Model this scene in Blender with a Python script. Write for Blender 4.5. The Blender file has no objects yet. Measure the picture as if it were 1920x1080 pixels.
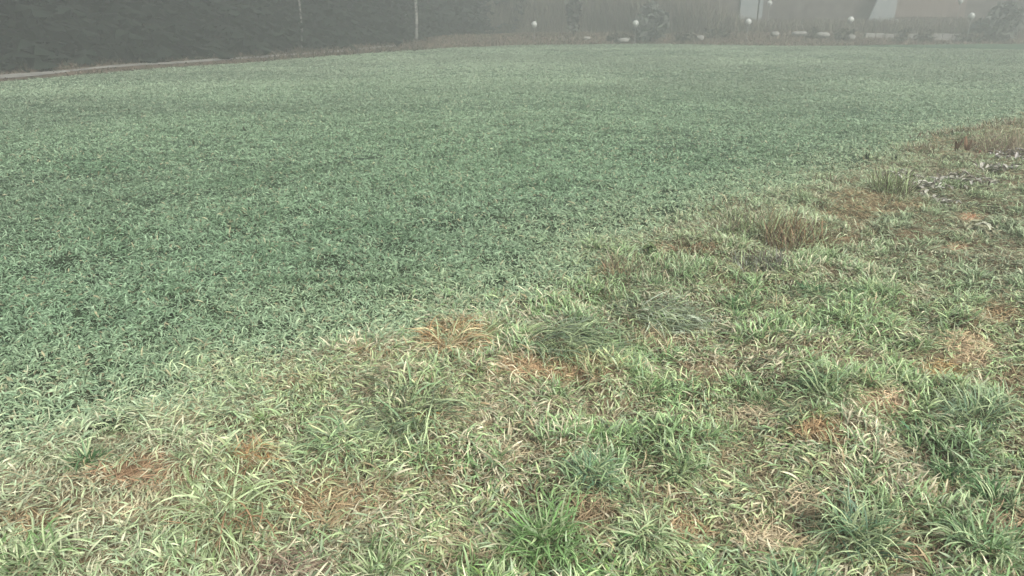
import bpy, math
import numpy as np
from mathutils import Vector, Matrix
R = math.radians
RNG = np.random.default_rng(11)
S = bpy.context.scene

# ---------------------------------------------------------------- camera, sky, sun, exposure
F, PITCH, CAMH = 1371.0, R(20.6), 1.6            # focal length in pixels of the 1920 wide photo
cam = bpy.data.cameras.new('camera')
cam.sensor_width = 36; cam.lens = 36 * F / 1920
cam.clip_start = 0.05; cam.clip_end = 1000
camo = bpy.data.objects.new('camera', cam); S.collection.objects.link(camo)
camo.location = (0, 0, CAMH); camo.rotation_euler = (R(90) - PITCH, 0, 0)
S.camera = camo
SUN_EL, SUN_AZ = R(38), R(150)
w = bpy.data.worlds.new('World'); S.world = w; w.use_nodes = True
nt = w.node_tree; nt.nodes.clear()
sky = nt.nodes.new('ShaderNodeTexSky'); sky.sky_type = 'NISHITA'; sky.sun_disc = False
sky.sun_elevation = SUN_EL; sky.sun_rotation = SUN_AZ
sky.air_density = 1.0; sky.dust_density = 4.0
hs = nt.nodes.new('ShaderNodeHueSaturation'); hs.inputs['Saturation'].default_value = 0.22
bg = nt.nodes.new('ShaderNodeBackground'); bg.inputs['Strength'].default_value = 0.10
wo = nt.nodes.new('ShaderNodeOutputWorld')
nt.links.new(sky.outputs[0], hs.inputs['Color']); nt.links.new(hs.outputs[0], bg.inputs[0]); nt.links.new(bg.outputs[0], wo.inputs[0])
sl = bpy.data.lights.new('sun', 'SUN'); sl.energy = 1.5; sl.angle = R(14); sl.color = (1, .965, .87)
so = bpy.data.objects.new('sun', sl); S.collection.objects.link(so)
so.rotation_euler = (R(90) - SUN_EL, 0, math.pi - SUN_AZ)
S.view_settings.view_transform = 'Standard'; S.view_settings.look = 'None'
S.view_settings.exposure = 1.5; S.view_settings.gamma = 1
S.view_settings.use_curve_mapping = False
S.render.engine = 'CYCLES'
cy = S.cycles
cy.use_denoising = True; cy.max_bounces = 5; cy.diffuse_bounces = 2; cy.transmission_bounces = 3
cy.glossy_bounces = 2; cy.volume_bounces = 1; cy.transparent_max_bounces = 4
cy.caustics_reflective = False; cy.caustics_refractive = False
cy.use_adaptive_sampling = True; cy.adaptive_threshold = 0.02

# ---------------------------------------------------------------- pixel <-> ground
cp, sp = math.cos(PITCH), math.sin(PITCH)
def G(u, v, z=0.0):                              # photo pixel -> point of the plane at height z
    a = (u - 960) / F; b = (540 - v) / F
    dy = cp + b * sp; dz = -sp + b * cp
    t = (z - CAMH) / dz
    return (a * t, dy * t)
def proj(x, y, z):
    z = z - CAMH
    dep = np.maximum(y * cp - z * sp, .05); up = y * sp + z * cp
    return 960 + F * x / dep, 540 - F * up / dep
def depth(x, y): return y * cp + CAMH * sp
def at(u, y): return (u - 960) / F * (y * cp)    # x of photo column u at distance y near eye level

def _h(ix, iy, s):
    n = (ix.astype(np.int64) * 374761393 + iy.astype(np.int64) * 668265263 + s * 974711) & 0xffffffff
    n = ((n ^ (n >> 13)) * 1274126177) & 0xffffffff
    return ((n ^ (n >> 16)) & 0xffff) / 65535.0
def vn(x, y, s=0):
    x = np.asarray(x, float); y = np.asarray(y, float)
    ix = np.floor(x); iy = np.floor(y); fx = x - ix; fy = y - iy
    fx = fx * fx * (3 - 2 * fx); fy = fy * fy * (3 - 2 * fy)
    a = _h(ix, iy, s); b = _h(ix + 1, iy, s); c = _h(ix, iy + 1, s); d = _h(ix + 1, iy + 1, s)
    return (a * (1 - fx) + b * fx) * (1 - fy) + (c * (1 - fx) + d * fx) * fy
def fbm(x, y, s=0, o=3):
    r = 0; a = .5; t = 0
    for i in range(o):
        r = r + a * vn(x * 2 ** i + 7.3 * i, y * 2 ** i - 3.1 * i, s + i); t += a; a *= .5
    return r / t
def ss(a, b, x):
    t = np.clip((x - a) / (b - a), 0, 1); return t * t * (3 - 2 * t)

EDGE = [(-40, 161), (0, 153), (340, 126), (480, 116), (700, 99), (820, 91), (960, 85), (1200, 82), (1480, 86), (1920, 82), (2200, 80)]
ex, ey = zip(*[G(u, v) for u, v in EDGE])
ex = [-45, -30] + list(ex) + [45, 70]; ey = [-22, -5] + list(ey) + [ey[-1], ey[-1]]
ex = np.array(ex); ey = np.array(ey)
def beyond(x, y):                                # metres past the far edge of the field
    e = y - np.interp(x, ex, ey)
    k = np.where(x < -1, .6, 1.0) + .4 * ss(-6, 0, x) * (x < -1)
    return e * k
# line between crop field (left) and rough verge (right), by photo pixels
VL = [(-700, 1100), (-150, 915), (0, 880), (180, 815), (420, 750), (600, 690), (800, 630), (1000, 570), (1200, 478), (1400, 405), (1560, 348), (1720, 296), (1800, 262), (1920, 236), (2300, 140)]
vlp = np.array([G(u, v) for u, v in VL])
def verge(x, y):                                 # signed metres into the verge
    # distance along normal using interpolation y(x)
    yy = np.interp(x, vlp[:, 0], vlp[:, 1])
    sl_ = (np.interp(x + .2, vlp[:, 0], vlp[:, 1]) - np.interp(x - .2, vlp[:, 0], vlp[:, 1])) / .4
    return (yy - y) / np.sqrt(1 + sl_ ** 2)
MOUNDS = [(410, 935, .10, .17), (765, 750, .09, .14), (850, 625, .07, .18), (1070, 640, .06, .2), (1240, 585, .06, .2),
          (1490, 440, .06, .3), (1665, 360, .07, .25), (1870, 270, .10, .6), (1025, 1000, .03, .12), (1600, 380, .08, .5), (1290, 470, .05, .3),
          (700, 690, .05, .3), (300, 850, .04, .3), (1250, 720, .04, .2)]
MP = [(G(u, v), hh, rr) for u, v, hh, rr in MOUNDS]
def height(x, y):
    v = ss(-.3, .5, verge(x, y)); d = np.hypot(x, y)
    h = (fbm(x * .5, y * .5, 3, 2) - .5) * .05 + (fbm(x * 1.1, y * 1.1, 5, 2) - .5) * .10 * ss(10, 2, d) * v
    h = h + (fbm(x * 4.5, y * 4.5, 9, 2) - .5) * (.125 * v + .035 * (1 - v)) * ss(22, 9, d)
    h = h + ss(-.3, .35, verge(x, y)) * .03
    for (mx, my), hh, rr in MP:
        h = h + hh * np.exp(-((x - mx) ** 2 + (y - my) ** 2) / (rr * rr))
    e = beyond(x, y)
    h = h + ss(0, 3.5, e) * (.08 + .27 * ss(-9, -2, x)) + .22 * ss(3.3, 4.6, e) * ss(10, 15, x) + ss(3, 30, e) * 1.2 * ss(-4, 8, x)
    return h
def hz(x, y): return float(height(np.array([float(x)]), np.array([float(y)]))[0])

# ---------------------------------------------------------------- helpers
def tag(o, label=None, cat=None, group=None, kind=None):
    if label: o['label'] = label
    if cat: o['category'] = cat
    if group: o['group'] = group
    if kind: o['kind'] = kind
    return o
def link(o, parent=None):
    S.collection.objects.link(o)
    if parent: o.parent = parent
    return o
def empty(name, loc, rz=0):
    o = bpy.data.objects.new(name, None); o.location = loc; o.rotation_euler = (0, 0, rz); return link(o)
def raw_mesh(name, V, F_, sizes=None, mat=None, col=None, parent=None, loc=(0, 0, 0), smooth=False):
    """V (n,3); F_ flat loop indices; sizes per-face vertex counts"""
    me = bpy.data.meshes.new(name)
    V = np.ascontiguousarray(V, np.float32); F_ = np.ascontiguousarray(F_, np.int32).ravel()
    sizes = np.ascontiguousarray(sizes, np.int32)
    me.vertices.add(len(V)); me.vertices.foreach_set('co', V.ravel())
    me.loops.add(len(F_)); me.loops.foreach_set('vertex_index', F_)
    me.polygons.add(len(sizes))
    st = np.zeros(len(sizes), np.int32); st[1:] = np.cumsum(sizes)[:-1]
    me.polygons.foreach_set('loop_start', st)
    me.update(calc_edges=True)
    if smooth: me.polygons.foreach_set('use_smooth', np.ones(len(sizes), bool))
    if col is not None:
        a = me.color_attributes.new('col', 'FLOAT_COLOR', 'POINT')
        c = np.ones((len(V), 4), np.float32); c[:, :3] = col; a.data.foreach_set('color', c.ravel())
    if mat: me.materials.append(mat)
    o = bpy.data.objects.new(name, me); o.location = loc
    return link(o, parent)
class MB:
    def __init__(s): s.v = []; s.f = []; s.c = []
    def add(s, vs, fs, c=None):
        n = len(s.v); s.v += [tuple(p) for p in vs]; s.f += [tuple(i + n for i in f) for f in fs]
        s.c += [c or (1, 1, 1)] * len(vs)
    def box(s, a, b, c=None):
        (x0, y0, z0), (x1, y1, z1) = a, b
        s.add([(x0, y0, z0), (x1, y0, z0), (x1, y1, z0), (x0, y1, z0), (x0, y0, z1), (x1, y0, z1), (x1, y1, z1), (x0, y1, z1)],
              [(0, 3, 2, 1), (4, 5, 6, 7), (0, 1, 5, 4), (1, 2, 6, 5), (2, 3, 7, 6), (3, 0, 4, 7)], c)
    def tube(s, pts, rad, n=7, c=None):
        P = [Vector(p) for p in pts]; vs = []; fs = []
        for i, p in enumerate(P):
            t = (P[min(i + 1, len(P) - 1)] - P[max(i - 1, 0)]).normalized()
            a = t.orthogonal().normalized() if abs(t.z) < .9 else Vector((1, 0, 0)); a = (a - a.dot(t) * t).normalized(); b = t.cross(a)
            for k in range(n):
                an = 2 * math.pi * k / n; vs.append(p + (a * math.cos(an) + b * math.sin(an)) * rad[i])
        for i in range(len(P) - 1):
            for k in range(n):
                k2 = (k + 1) % n; fs.append((i * n + k, i * n + k2, (i + 1) * n + k2, (i + 1) * n + k))
        fs.append(tuple(range(n))[::-1]); fs.append(tuple((len(P) - 1) * n + k for k in range(n)))
        s.add(vs, fs, c)
    def lathe(s, prof, n=20, c=None):
        vs = []; fs = []
        for r, z in prof:
            for k in range(n):
                a = 2 * math.pi * k / n; vs.append((r * math.cos(a), r * math.sin(a), z))
        for i in range(len(prof) - 1):
            for k in range(n):
                k2 = (k + 1) % n; fs.append((i * n + k, i * n + k2, (i + 1) * n + k2, (i + 1) * n + k))
        s.add(vs, fs, c)
    def build(s, name, mat, parent=None, loc=(0, 0, 0), smooth=False):
        me = bpy.data.meshes.new(name); me.from_pydata(s.v, [], s.f)
        if smooth: me.polygons.foreach_set('use_smooth', [True] * len(me.polygons))
        a = me.color_attributes.new('col', 'FLOAT_COLOR', 'POINT')
        for i, c in enumerate(s.c): a.data[i].color = (*c, 1)
        me.materials.append(mat); o = bpy.data.objects.new(name, me); o.location = loc
        return link(o, parent)

# ---------------------------------------------------------------- materials
def mat_new(name):
    m = bpy.data.materials.new(name); m.use_nodes = True
    n = m.node_tree; return m, n, n.nodes['Principled BSDF'], n.nodes['Material Output']
def noise_mat(name, c1, c2, scale, rough=.8, detail=6, bump=0., spec=.3, stretch=(1, 1, 1)):
    m, n, b, out = mat_new(name)
    tc = n.nodes.new('ShaderNodeTexCoord'); mp = n.nodes.new('ShaderNodeMapping'); mp.inputs['Scale'].default_value = stretch
    t = n.nodes.new('ShaderNodeTexNoise'); t.inputs['Scale'].default_value = scale; t.inputs['Detail'].default_value = detail
    r = n.nodes.new('ShaderNodeValToRGB'); r.color_ramp.elements[0].color = (*c1, 1); r.color_ramp.elements[1].color = (*c2, 1)
    r.color_ramp.elements[0].position = .35; r.color_ramp.elements[1].position = .65
    n.links.new(tc.outputs['Object'], mp.inputs[0]); n.links.new(mp.outputs[0], t.inputs[0]); n.links.new(t.outputs[0], r.inputs[0])
    n.links.new(r.outputs[0], b.inputs['Base Color']); b.inputs['Roughness'].default_value = rough
    b.inputs['Specular IOR Level'].default_value = spec
    if bump:
        bp = n.nodes.new('ShaderNodeBump'); bp.inputs['Strength'].default_value = bump; bp.inputs['Distance'].default_value = .02
        n.links.new(t.outputs[0], bp.inputs['Height']); n.links.new(bp.outputs[0], b.inputs['Normal'])
    return m
def blade_mat(name, transl=.16, rough=.45, spec=.35):
    m, n, b, out = mat_new(name)
    a = n.nodes.new('ShaderNodeAttribute'); a.attribute_name = 'col'
    n.links.new(a.outputs['Color'], b.inputs['Base Color']); b.inputs['Roughness'].default_value = rough
    b.inputs['Specular IOR Level'].default_value = spec
    if transl:
        t = n.nodes.new('ShaderNodeBsdfTranslucent'); n.links.new(a.outputs['Color'], t.inputs[0])
        mx = n.nodes.new('ShaderNodeMixShader'); mx.inputs[0].default_value = transl
        n.links.new(b.outputs[0], mx.inputs[1]); n.links.new(t.outputs[0], mx.inputs[2]); n.links.new(mx.outputs[0], out.inputs[0])
    return m
M_BLADE = blade_mat('grass_blades')
M_DEAD = blade_mat('dead_leaves', .12, .75, .15)
M_WOOD = blade_mat('conifer_foliage', 0, .8, .1)
M_TWIG = blade_mat('bare_twigs', 0, .85, .1)

# ---------------------------------------------------------------- colour zones of the ground cover
# (u, v, ru, rv, colour, strength) ellipses of dead thatch, read off the photo
STRAW, RUST, PINK, BROWN, DARK = (.42, .31, .18), (.40, .28, .16), (.50, .42, .28), (.27, .205, .125), (.12, .08, .055)
PATCH = [(300, 900, 330, 85, (.46, .41, .27), .28), (620, 960, 260, 80, (.46, .41, .27), .2), (1450, 960, 380, 110, (.44, .38, .25), .26), (900, 740, 330, 90, (.46, .41, .28), .28), (1700, 720, 240, 90, (.44, .38, .25), .26), (850, 618, 70, 20, (.42, .28, .14), .7), (1655, 758, 52, 30, (.54, .41, .27), 1), (1545, 812, 62, 30, RUST, 1), (1100, 962, 58, 38, BROWN, 1), (1295, 995, 60, 34, RUST, .8),
    (1705, 1040, 75, 60, BROWN, 1), (1440, 1010, 75, 28, PINK, 1), (1500, 945, 70, 26, PINK, 1), (1825, 655, 50, 34, (.54, .42, .27), .85),
    (1870, 590, 50, 26, STRAW, .8), (1905, 715, 40, 34, BROWN, .8), (1330, 700, 80, 24, BROWN, .7), (1240, 640, 60, 22, PINK, .7),
    (850, 795, 70, 22, PINK, .6), (792, 779, 20, 10, (.5, .26, .1), 1), (1050, 695, 130, 30, (.46, .32, .19), .8), (250, 890, 110, 34, (.4, .26, .16), .7),
    (475, 860, 60, 26, (.36, .22, .1), .8), (600, 945, 90, 40, STRAW, .7), (240, 960, 80, 30, PINK, .7), (545, 1068, 80, 22, (.26, .19, .15), .8),
    (1415, 790, 60, 24, PINK, .8), (975, 845, 70, 24, PINK, .6), (1255, 930, 60, 20, BROWN, .7), (650, 905, 60, 24, BROWN, .5),
    (1820, 411, 24, 9, (.5, .28, .17), .9), (1792, 466, 22, 8, (.5, .3, .18), .8), (1870, 272, 70, 22, (.28, .2, .14), .9),
    (1290, 466, 75, 16, (.36, .26, .16), .8), (1610, 388, 95, 34, (.3, .24, .14), .85), (1770, 275, 60, 20, (.3, .25, .15), .8), (1890, 245, 60, 22, (.26, .22, .13), .9),
    (1730, 330, 60, 18, (.3, .27, .19), .6), (700, 665, 60, 16, STRAW, .5), (560, 720, 70, 18, STRAW, .5), (405, 640, 40, 14, (.25, .2, .12), .4), (330, 780, 60, 22, STRAW, .5),
    (120, 735, 50, 20, BROWN, .3), (850, 628, 60, 22, RUST, .8), (1150, 502, 25, 10, (.2, .13, .08), .9), (1620, 430, 60, 12, BROWN, .6),
    (60, 980, 70, 24, STRAW, .5), (420, 1000, 70, 24, STRAW, .6), (870, 1030, 90, 26, PINK, .5), (770, 905, 80, 20, BROWN, .5), (1560, 870, 50, 20, PINK, .6),
    (1760, 920, 50, 20, STRAW, .5), (1900, 830, 40, 20, BROWN, .6), (1380, 860, 50, 18, BROWN, .5), (1680, 850, 50, 16, PINK, .5), (1760, 700, 40, 20, (.45, .3, .13), .7),
    (1500, 650, 60, 14, BROWN, .4), (1420, 660, 50, 12, PINK, .5), (1450, 580, 40, 12, BROWN, .5), (1890, 980, 60, 30, BROWN, .7)]
GREEN_P = [(600, 530, 190, 9, (.055, .11, .045), .8), (830, 508, 100, 7, (.055, .11, .045), .8), (320, 552, 50, 8, (.06, .12, .05), .6), (100, 690, 90, 8, (.07, .13, .06), .5), (565, 270, 40, 7, (.07, .12, .06), .7), (760, 340, 30, 8, (.05, .11, .05), .8), (990, 270, 30, 6, (.06, .11, .05), .7), (250, 340, 60, 8, (.08, .13, .07), .6), (1030, 980, 70, 60, (.14, .25, .08), .8), (920, 1062, 150, 26, (.13, .25, .06), .8), (30, 1060, 150, 30, (.13, .23, .08), .7), (1210, 1075, 110, 24, (.16, .25, .06), .8),
    (1480, 740, 120, 46, (.10, .19, .08), .7), (1120, 890, 80, 40, (.11, .2, .1), .7), (1280, 850, 90, 30, (.11, .19, .08), .5), (1790, 870, 90, 50, (.07, .14, .06), .7),
    (1850, 1000, 90, 60, (.10, .2, .09), .7), (1590, 990, 90, 50, (.11, .19, .1), .8), (1820, 780, 90, 40, (.12, .2, .13), .7), (700, 1040, 90, 40, (.1, .16, .06), .7),
    (220, 815, 60, 16, (.14, .23, .06), .6), (1250, 530, 110, 30, (.07, .14, .05), .7), (1380, 570, 60, 22, (.06, .15, .05), .7), (1520, 550, 60, 20, (.06, .15, .06), .7),
    (1100, 620, 150, 30, (.09, .14, .09), .6), (1230, 580, 100, 26, (.12, .15, .12), .6), (1690, 420, 90, 22, (.09, .18, .09), .6), (1900, 420, 60, 40, (.09, .18, .09), .6), (1850, 520, 140, 40, (.12, .19, .12), .5),
    (180, 310, 110, 20, (.05, .13, .06), .5), (175, 868, 40, 26, (.06, .12, .04), .8)]
def patch_w(u, v, x, y, P):
    """max-weight patch colour at pixels u,v with a ragged rim"""
    W = np.zeros(len(u)); C = np.zeros((len(u), 3))
    rag = .35 + .75 * fbm(x * 9, y * 9, 33, 2) + .65 * fbm(x * 3.3, y * 3.3, 36, 2)
    for (a, b, ru, rv, c, s) in P:
        d = np.sqrt(((u - a) / ru) ** 2 + ((v - b) / rv) ** 2) * rag
        wgt = s * ss(1.25, .6, d)
        k = wgt > W
        W[k] = wgt[k]; C[k] = c
    return W, C

# ---------------------------------------------------------------- ground sheet
def make_ground():
    nr = 330
    rad = np.concatenate([[0.0], np.geomspace(.35, 150, nr)])
    fr = np.radians(np.linspace(-48, 48, 361)); bk = np.radians(np.linspace(48, 312, 61))[1:-1]
    ang = np.concatenate([fr, bk]); na = len(ang)
    Rr, A = np.meshgrid(rad[1:], ang, indexing='ij')
    X = (Rr * np.sin(A)).ravel(); Y = (Rr * np.cos(A)).ravel()
    Z = height(X, Y)
    X = np.append(X, 0); Y = np.append(Y, 0); Z = np.append(Z, hz(0, 0))
    i = np.arange(nr - 1)[:, None]; j = np.arange(na)[None, :]; j2 = (j + 1) % na
    q = np.stack([i * na + j, i * na + j2, (i + 1) * na + j2, (i + 1) * na + j], -1).reshape(-1, 4)[:, ::-1]
    tri = np.stack([np.full(na, nr * na), np.arange(na), (np.arange(na) + 1) % na], -1)[:, ::-1]
    Fl = np.concatenate([q.ravel(), tri.ravel()]); sz = np.concatenate([np.full(len(q), 4), np.full(len(tri), 3)])
    # earth / moss colour follows what grows there
    u, v = proj(X, Y, Z); vg = ss(-.15, .3, verge(X, Y) + (fbm(X * 3, Y * 3, 71) - .5) * .5)
    e = beyond(X, Y)
    n = fbm(X * 6, Y * 6, 21, 3)[:, None]
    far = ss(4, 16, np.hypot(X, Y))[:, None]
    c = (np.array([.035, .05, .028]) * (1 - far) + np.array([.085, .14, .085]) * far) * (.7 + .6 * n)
    cv = np.array([.14, .11, .065]) * (.55 + .9 * n)
    c = c * (1 - vg[:, None]) + cv * vg[:, None]
    wp, C = patch_w(u, v, X, Y, PATCH)
    k = (wp * (Y > 1) * .9)[:, None]; c = c * (1 - k) + C * .6 * (.7 + .6 * n) * k
    eb = ss(-.1, .4, e)[:, None]; c = c * (1 - eb) + np.array([.12, .09, .065]) * (.6 + .8 * n) * eb
    m, nn, b, out = mat_new('earth_and_moss')
    a = nn.nodes.new('ShaderNodeAttribute'); a.attribute_name = 'col'
    t = nn.nodes.new('ShaderNodeTexNoise'); t.inputs['Scale'].default_value = 60; t.inputs['Detail'].default_value = 8
    tc = nn.nodes.new('ShaderNodeTexCoord'); nn.links.new(tc.outputs['Object'], t.inputs[0])
    mr = nn.nodes.new('ShaderNodeMapRange'); mr.inputs[1].default_value = .3; mr.inputs[2].default_value = .7; mr.inputs[3].default_value = .6; mr.inputs[4].default_value = 1.4
    mx = nn.nodes.new('ShaderNodeMix'); mx.data_type = 'RGBA'; mx.blend_type = 'MULTIPLY'; mx.inputs[0].default_value = 1
    nn.links.new(t.outputs[0], mr.inputs[0]); nn.links.new(a.outputs['Color'], mx.inputs[6]); nn.links.new(mr.outputs[0], mx.inputs[7])
    nn.links.new(mx.outputs[2], b.inputs['Base Color']); b.inputs['Roughness'].default_value = .9; b.inputs['Specular IOR Level'].default_value = .1
    bp = nn.nodes.new('ShaderNodeBump'); bp.inputs['Strength'].default_value = .6; bp.inputs['Distance'].default_value = .01
    nn.links.new(t.outputs[0], bp.inputs['Height']); nn.links.new(bp.outputs[0], b.inputs['Normal'])
    g = raw_mesh('ground', np.stack([X, Y, Z], -1), Fl, sz, m, c, smooth=True)
    tag(g, 'bare earth and moss under the grass of field and verge', kind='structure')
make_ground()

# ---------------------------------------------------------------- blades
def blades(x, y, z, phi, L, th0, bend, wd, c0, c1, nseg, follow=False, twist=None, pw=1.0, floor=True, hf=None):
    """vectorised curved tapering ribbons; returns V, F, sizes, col"""
    N = len(x); s = nseg
    P = np.zeros((N, s + 1, 3)); P[:, 0] = np.stack([x, y, z], -1)
    dx, dy = np.cos(phi), np.sin(phi)
    side = RNG.normal(0, .45, N)
    for i in range(1, s + 1):
        t = (i - .5) / s
        th = th0 + bend * t ** pw
        ph = phi + side * t * 2
        hx = np.sin(th) * np.cos(ph); hy = np.sin(th) * np.sin(ph)
        P[:, i, 0] = P[:, i - 1, 0] + L / s * hx; P[:, i, 1] = P[:, i - 1, 1] + L / s * hy
        P[:, i, 2] = P[:, i - 1, 2] + L / s * np.cos(th)
        if floor:
            gz = (hf or height)(P[:, i, 0], P[:, i, 1]) if follow else z
            P[:, i, 2] = np.maximum(P[:, i, 2], gz + .004 + .012 * RNG.random(N))
    tw = (twist if twist is not None else RNG.normal(0, .5, N))
    wx, wy = -np.sin(phi + tw), np.cos(phi + tw); wz = RNG.normal(0, .35, N)
    prof = np.interp(np.arange(s) / s, [0, .3, .7, 1], [.65, 1, .8, .0])
    V = np.zeros((N, 2 * s + 1, 3)); Cc = np.zeros((N, 2 * s + 1, 3))
    for i in range(s):
        o = (wd * prof[i] * .5)[:, None] * np.stack([wx, wy, wz], -1)
        V[:, 2 * i] = P[:, i] - o; V[:, 2 * i + 1] = P[:, i] + o
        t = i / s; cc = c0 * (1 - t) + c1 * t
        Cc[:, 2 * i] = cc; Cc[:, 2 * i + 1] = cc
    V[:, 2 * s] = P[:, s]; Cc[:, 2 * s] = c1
    base = (np.arange(N) * (2 * s + 1))[:, None]
    q = [[2 * i, 2 * i + 1, 2 * i + 3, 2 * i + 2] for i in range(s - 1)]
    loc = np.array(sum(q, []) + [2 * s - 2, 2 * s - 1, 2 * s], int)
    Fl = (base + loc[None, :]).ravel()
    sz = np.tile(np.array([4] * (s - 1) + [3]), N)
    return V.reshape(-1, 3), Fl, sz, Cc.reshape(-1, 3)
def merge(parts):
    V = []; Fl = []; sz = []; C = []; n = 0
    for v, f, s_, c in parts:
        V.append(v); Fl.append(f + n); sz.append(s_); C.append(c); n += len(v)
    return np.concatenate(V), np.concatenate(Fl), np.concatenate(sz), np.concatenate(C)
def scatter(d0, d1, dens, k, jit):
    """roots of plants between distances d0 and d1 in front of the camera, k leaves each"""
    xm = .80 * d1 + 1.3
    n = int(dens / k * 2 * xm * (d1 - d0 * .6)); 
    px = RNG.uniform(-xm, xm, n); py = RNG.uniform(d0 * .6, d1, n)
    d = np.hypot(px, py); ok = (d >= d0) & (d < d1) & (np.abs(px) < .80 * py + 1.3) & (py > .7)
    px = px[ok]; py = py[ok]
    x = np.repeat(px, k) + RNG.normal(0, jit, len(px) * k); y = np.repeat(py, k) + RNG.normal(0, jit, len(px) * k)
    pr = np.repeat(RNG.random(len(px)), k)
    return x, y, pr
def pal(c, n): return np.tile(np.array(c, float), (n, 1))

field_parts = []; verge_parts = []; thatch_parts = []; bank_parts = []
#        d0   d1  fdens vdens seg  width
RINGS = [(.9, 2.4, 8000, 6500, 6, .0068), (2.4, 3.6, 7600, 6000, 6, .0068), (3.6, 5.5, 7000, 5200, 5, .0070), (5.5, 8.5, 5200, 3900, 4, .0078),
         (8.5, 13, 3200, 2400, 3, .0095), (13, 20, 1700, 1300, 2, .013), (20, 31, 800, 700, 2, .018), (31, 43, 380, 340, 2, .025)]
for (d0, d1, fd, vd, seg, wid) in RINGS:
    # ---- crop field
    x, y, pr = scatter(d0, d1, fd, 5, .012 + wid)
    vg = verge(x, y) + (fbm(x * 2.2, y * 2.2, 71, 3) - .5) * .9
    lf = ss(.3, -1.5, x + .1 * y); keep = (vg < RNG.uniform(-.25, .4, len(x)) + lf * RNG.uniform(-.15, .35, len(x))) & (beyond(x, y) < 0)
    thin = fbm(x * 2.5, y * 2.5, 41, 2)
    keep &= RNG.random(len(x)) < np.clip(1.25 - .9 * ss(.62, .85, thin), 0, 1)
    x, y, pr, vg = x[keep], y[keep], pr[keep], vg[keep]
    n = len(x)
    if n:
        z = height(x, y) - .004
        big = fbm(x * .35, y * .35, 55, 3); med = fbm(x * 2.3, y * 1.8, 57, 3); sm = fbm(x * 6, y * 4, 58, 2)
        u, v = proj(x, y, z)
        tall = ss(.54, .66, med)
        L = RNG.uniform(.034, .070, n) * (.8 + .5 * sm) * (1 + .25 * tall)
        dead = RNG.random(n) < .05 + .12 * ss(-.9, .2, vg)
        g0 = pal((.104, .185, .100), n) * (.72 + .55 * big[:, None]); g1 = pal((.245, .345, .215), n)
        mixf = np.clip(.30 + .55 * (pr - .5) + RNG.normal(0, .22, n), 0, 1)[:, None]
        c = g0 * (1 - mixf) + g1 * mixf
        dk = (ss(.58, .70, med) * .45)[:, None]; c = c * (1 - dk) + pal((.065, .13, .062), n) * dk
        pale = (ss(-1.7, .2, vg) * .8 * RNG.random(n))[:, None]; c = c * (1 - pale) + pal((.40, .46, .28), n) * pale
        W, C = patch_w(u, v, x, y, GREEN_P); W = (W * .8)[:, None]; c = c * (1 - W) + C * W
        c[dead] = pal((.33, .30, .18), dead.sum()) * RNG.uniform(.5, 1.1, (dead.sum(), 1))
        c *= RNG.uniform(.8, 1.25, (n, 1))
        fp = (ss(7, 27, np.hypot(x, y)) * .55)[:, None]; c = c * (1 - fp) + pal((.42, .48, .355), n) * fp; c *= (.92 + .3 * ss(.35, .65, fbm(x * .22 + 3, y * .3, 51, 2)) - .06)[:, None]  # paler with distance: grazing sheen of dewy blades put into the colour
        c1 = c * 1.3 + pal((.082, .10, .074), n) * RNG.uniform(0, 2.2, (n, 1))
        phi = RNG.uniform(0, 2 * np.pi, n)
        P_ = blades(x, y, z, phi, L, RNG.uniform(.2, 1.15, n), RNG.uniform(.8, 2.8, n), wid * RNG.uniform(.7, 1.3, n), c * .68, c1, seg)  # blade bases darkened: shade of the gaps painted in, besides duller sheaths
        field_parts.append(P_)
    # ---- rough verge
    x, y, pr = scatter(d0, d1, vd * 1.25, 7, .02 + wid)
    vg = verge(x, y) + (fbm(x * 2.2, y * 2.2, 71, 3) - .5) * .9
    lf = ss(.3, -1.5, x + .1 * y); keep = (vg > RNG.uniform(-.35, .25, len(x)) + lf * RNG.uniform(-.5, .3, len(x))) & (beyond(x, y) < 0)
    x, y, pr, vg = x[keep], y[keep], pr[keep], vg[keep]
    if len(x):
        z = height(x, y) - .004; u, v = proj(x, y, z)
        W, C = patch_w(u, v, x, y, PATCH)
        clump = fbm(x * 5.5, y * 5.5, 81, 2)
        keep = RNG.random(len(x)) > ss(.3, 1, W) * .72
        x, y, pr, vg, z, u, v, W, C, clump = (a[keep] for a in (x, y, pr, vg, z, u, v, W, C, clump)); n = len(x)
        right = ss(-.4, .6, x - (-.25 * y) - .5 + (fbm(x, y, 91) - .5))       # rougher, tuftier to the right
        tuft = ss(.50, .66, clump) * (.45 + .55 * right)
        flop = 1 - tuft
        flow = 2 * np.pi * fbm(x * 1.3, y * 1.3, 95, 2) * 1.6 - 1.0
        phi = np.where(RNG.random(n) < .55 * flop, flow + RNG.normal(0, .5, n), RNG.uniform(0, 2 * np.pi, n))
        L = RNG.uniform(.042, .10, n) * (1 + .15 * tuft + .08 * (1 - right)) 
        th0 = np.where(RNG.random(n) < flop, RNG.uniform(.5, 1.35, n), RNG.uniform(.1, .8, n))
        bd = RNG.uniform(.4, 2.4, n) * (.75 + .4 * flop)
        # palette
        r = RNG.random(n) * .75 + pr * .25
        yg = np.array((.42, .52, .25)); gr = np.array((.20, .34, .13)); st = np.array((.58, .53, .37)); bl = np.array((.25, .34, .20)); br = np.array((.32, .24, .13))
        pst = .11 + .17 * flop + .30 * ss(.45, .7, fbm(x * 2.1, y * 2.1, 99, 3)); pgr = .2 + .45 * tuft
        c = np.where((r < pst)[:, None], st, np.where((r < pst + pgr)[:, None], gr, yg))
        bsel = (RNG.random(n) < .22); c[bsel] = bl
        bsel = (RNG.random(n) < .05 + .10 * W); c[bsel] = br
        left = ss(.5, -1.2, x + .25 * y)[:, None] * .5
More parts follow.
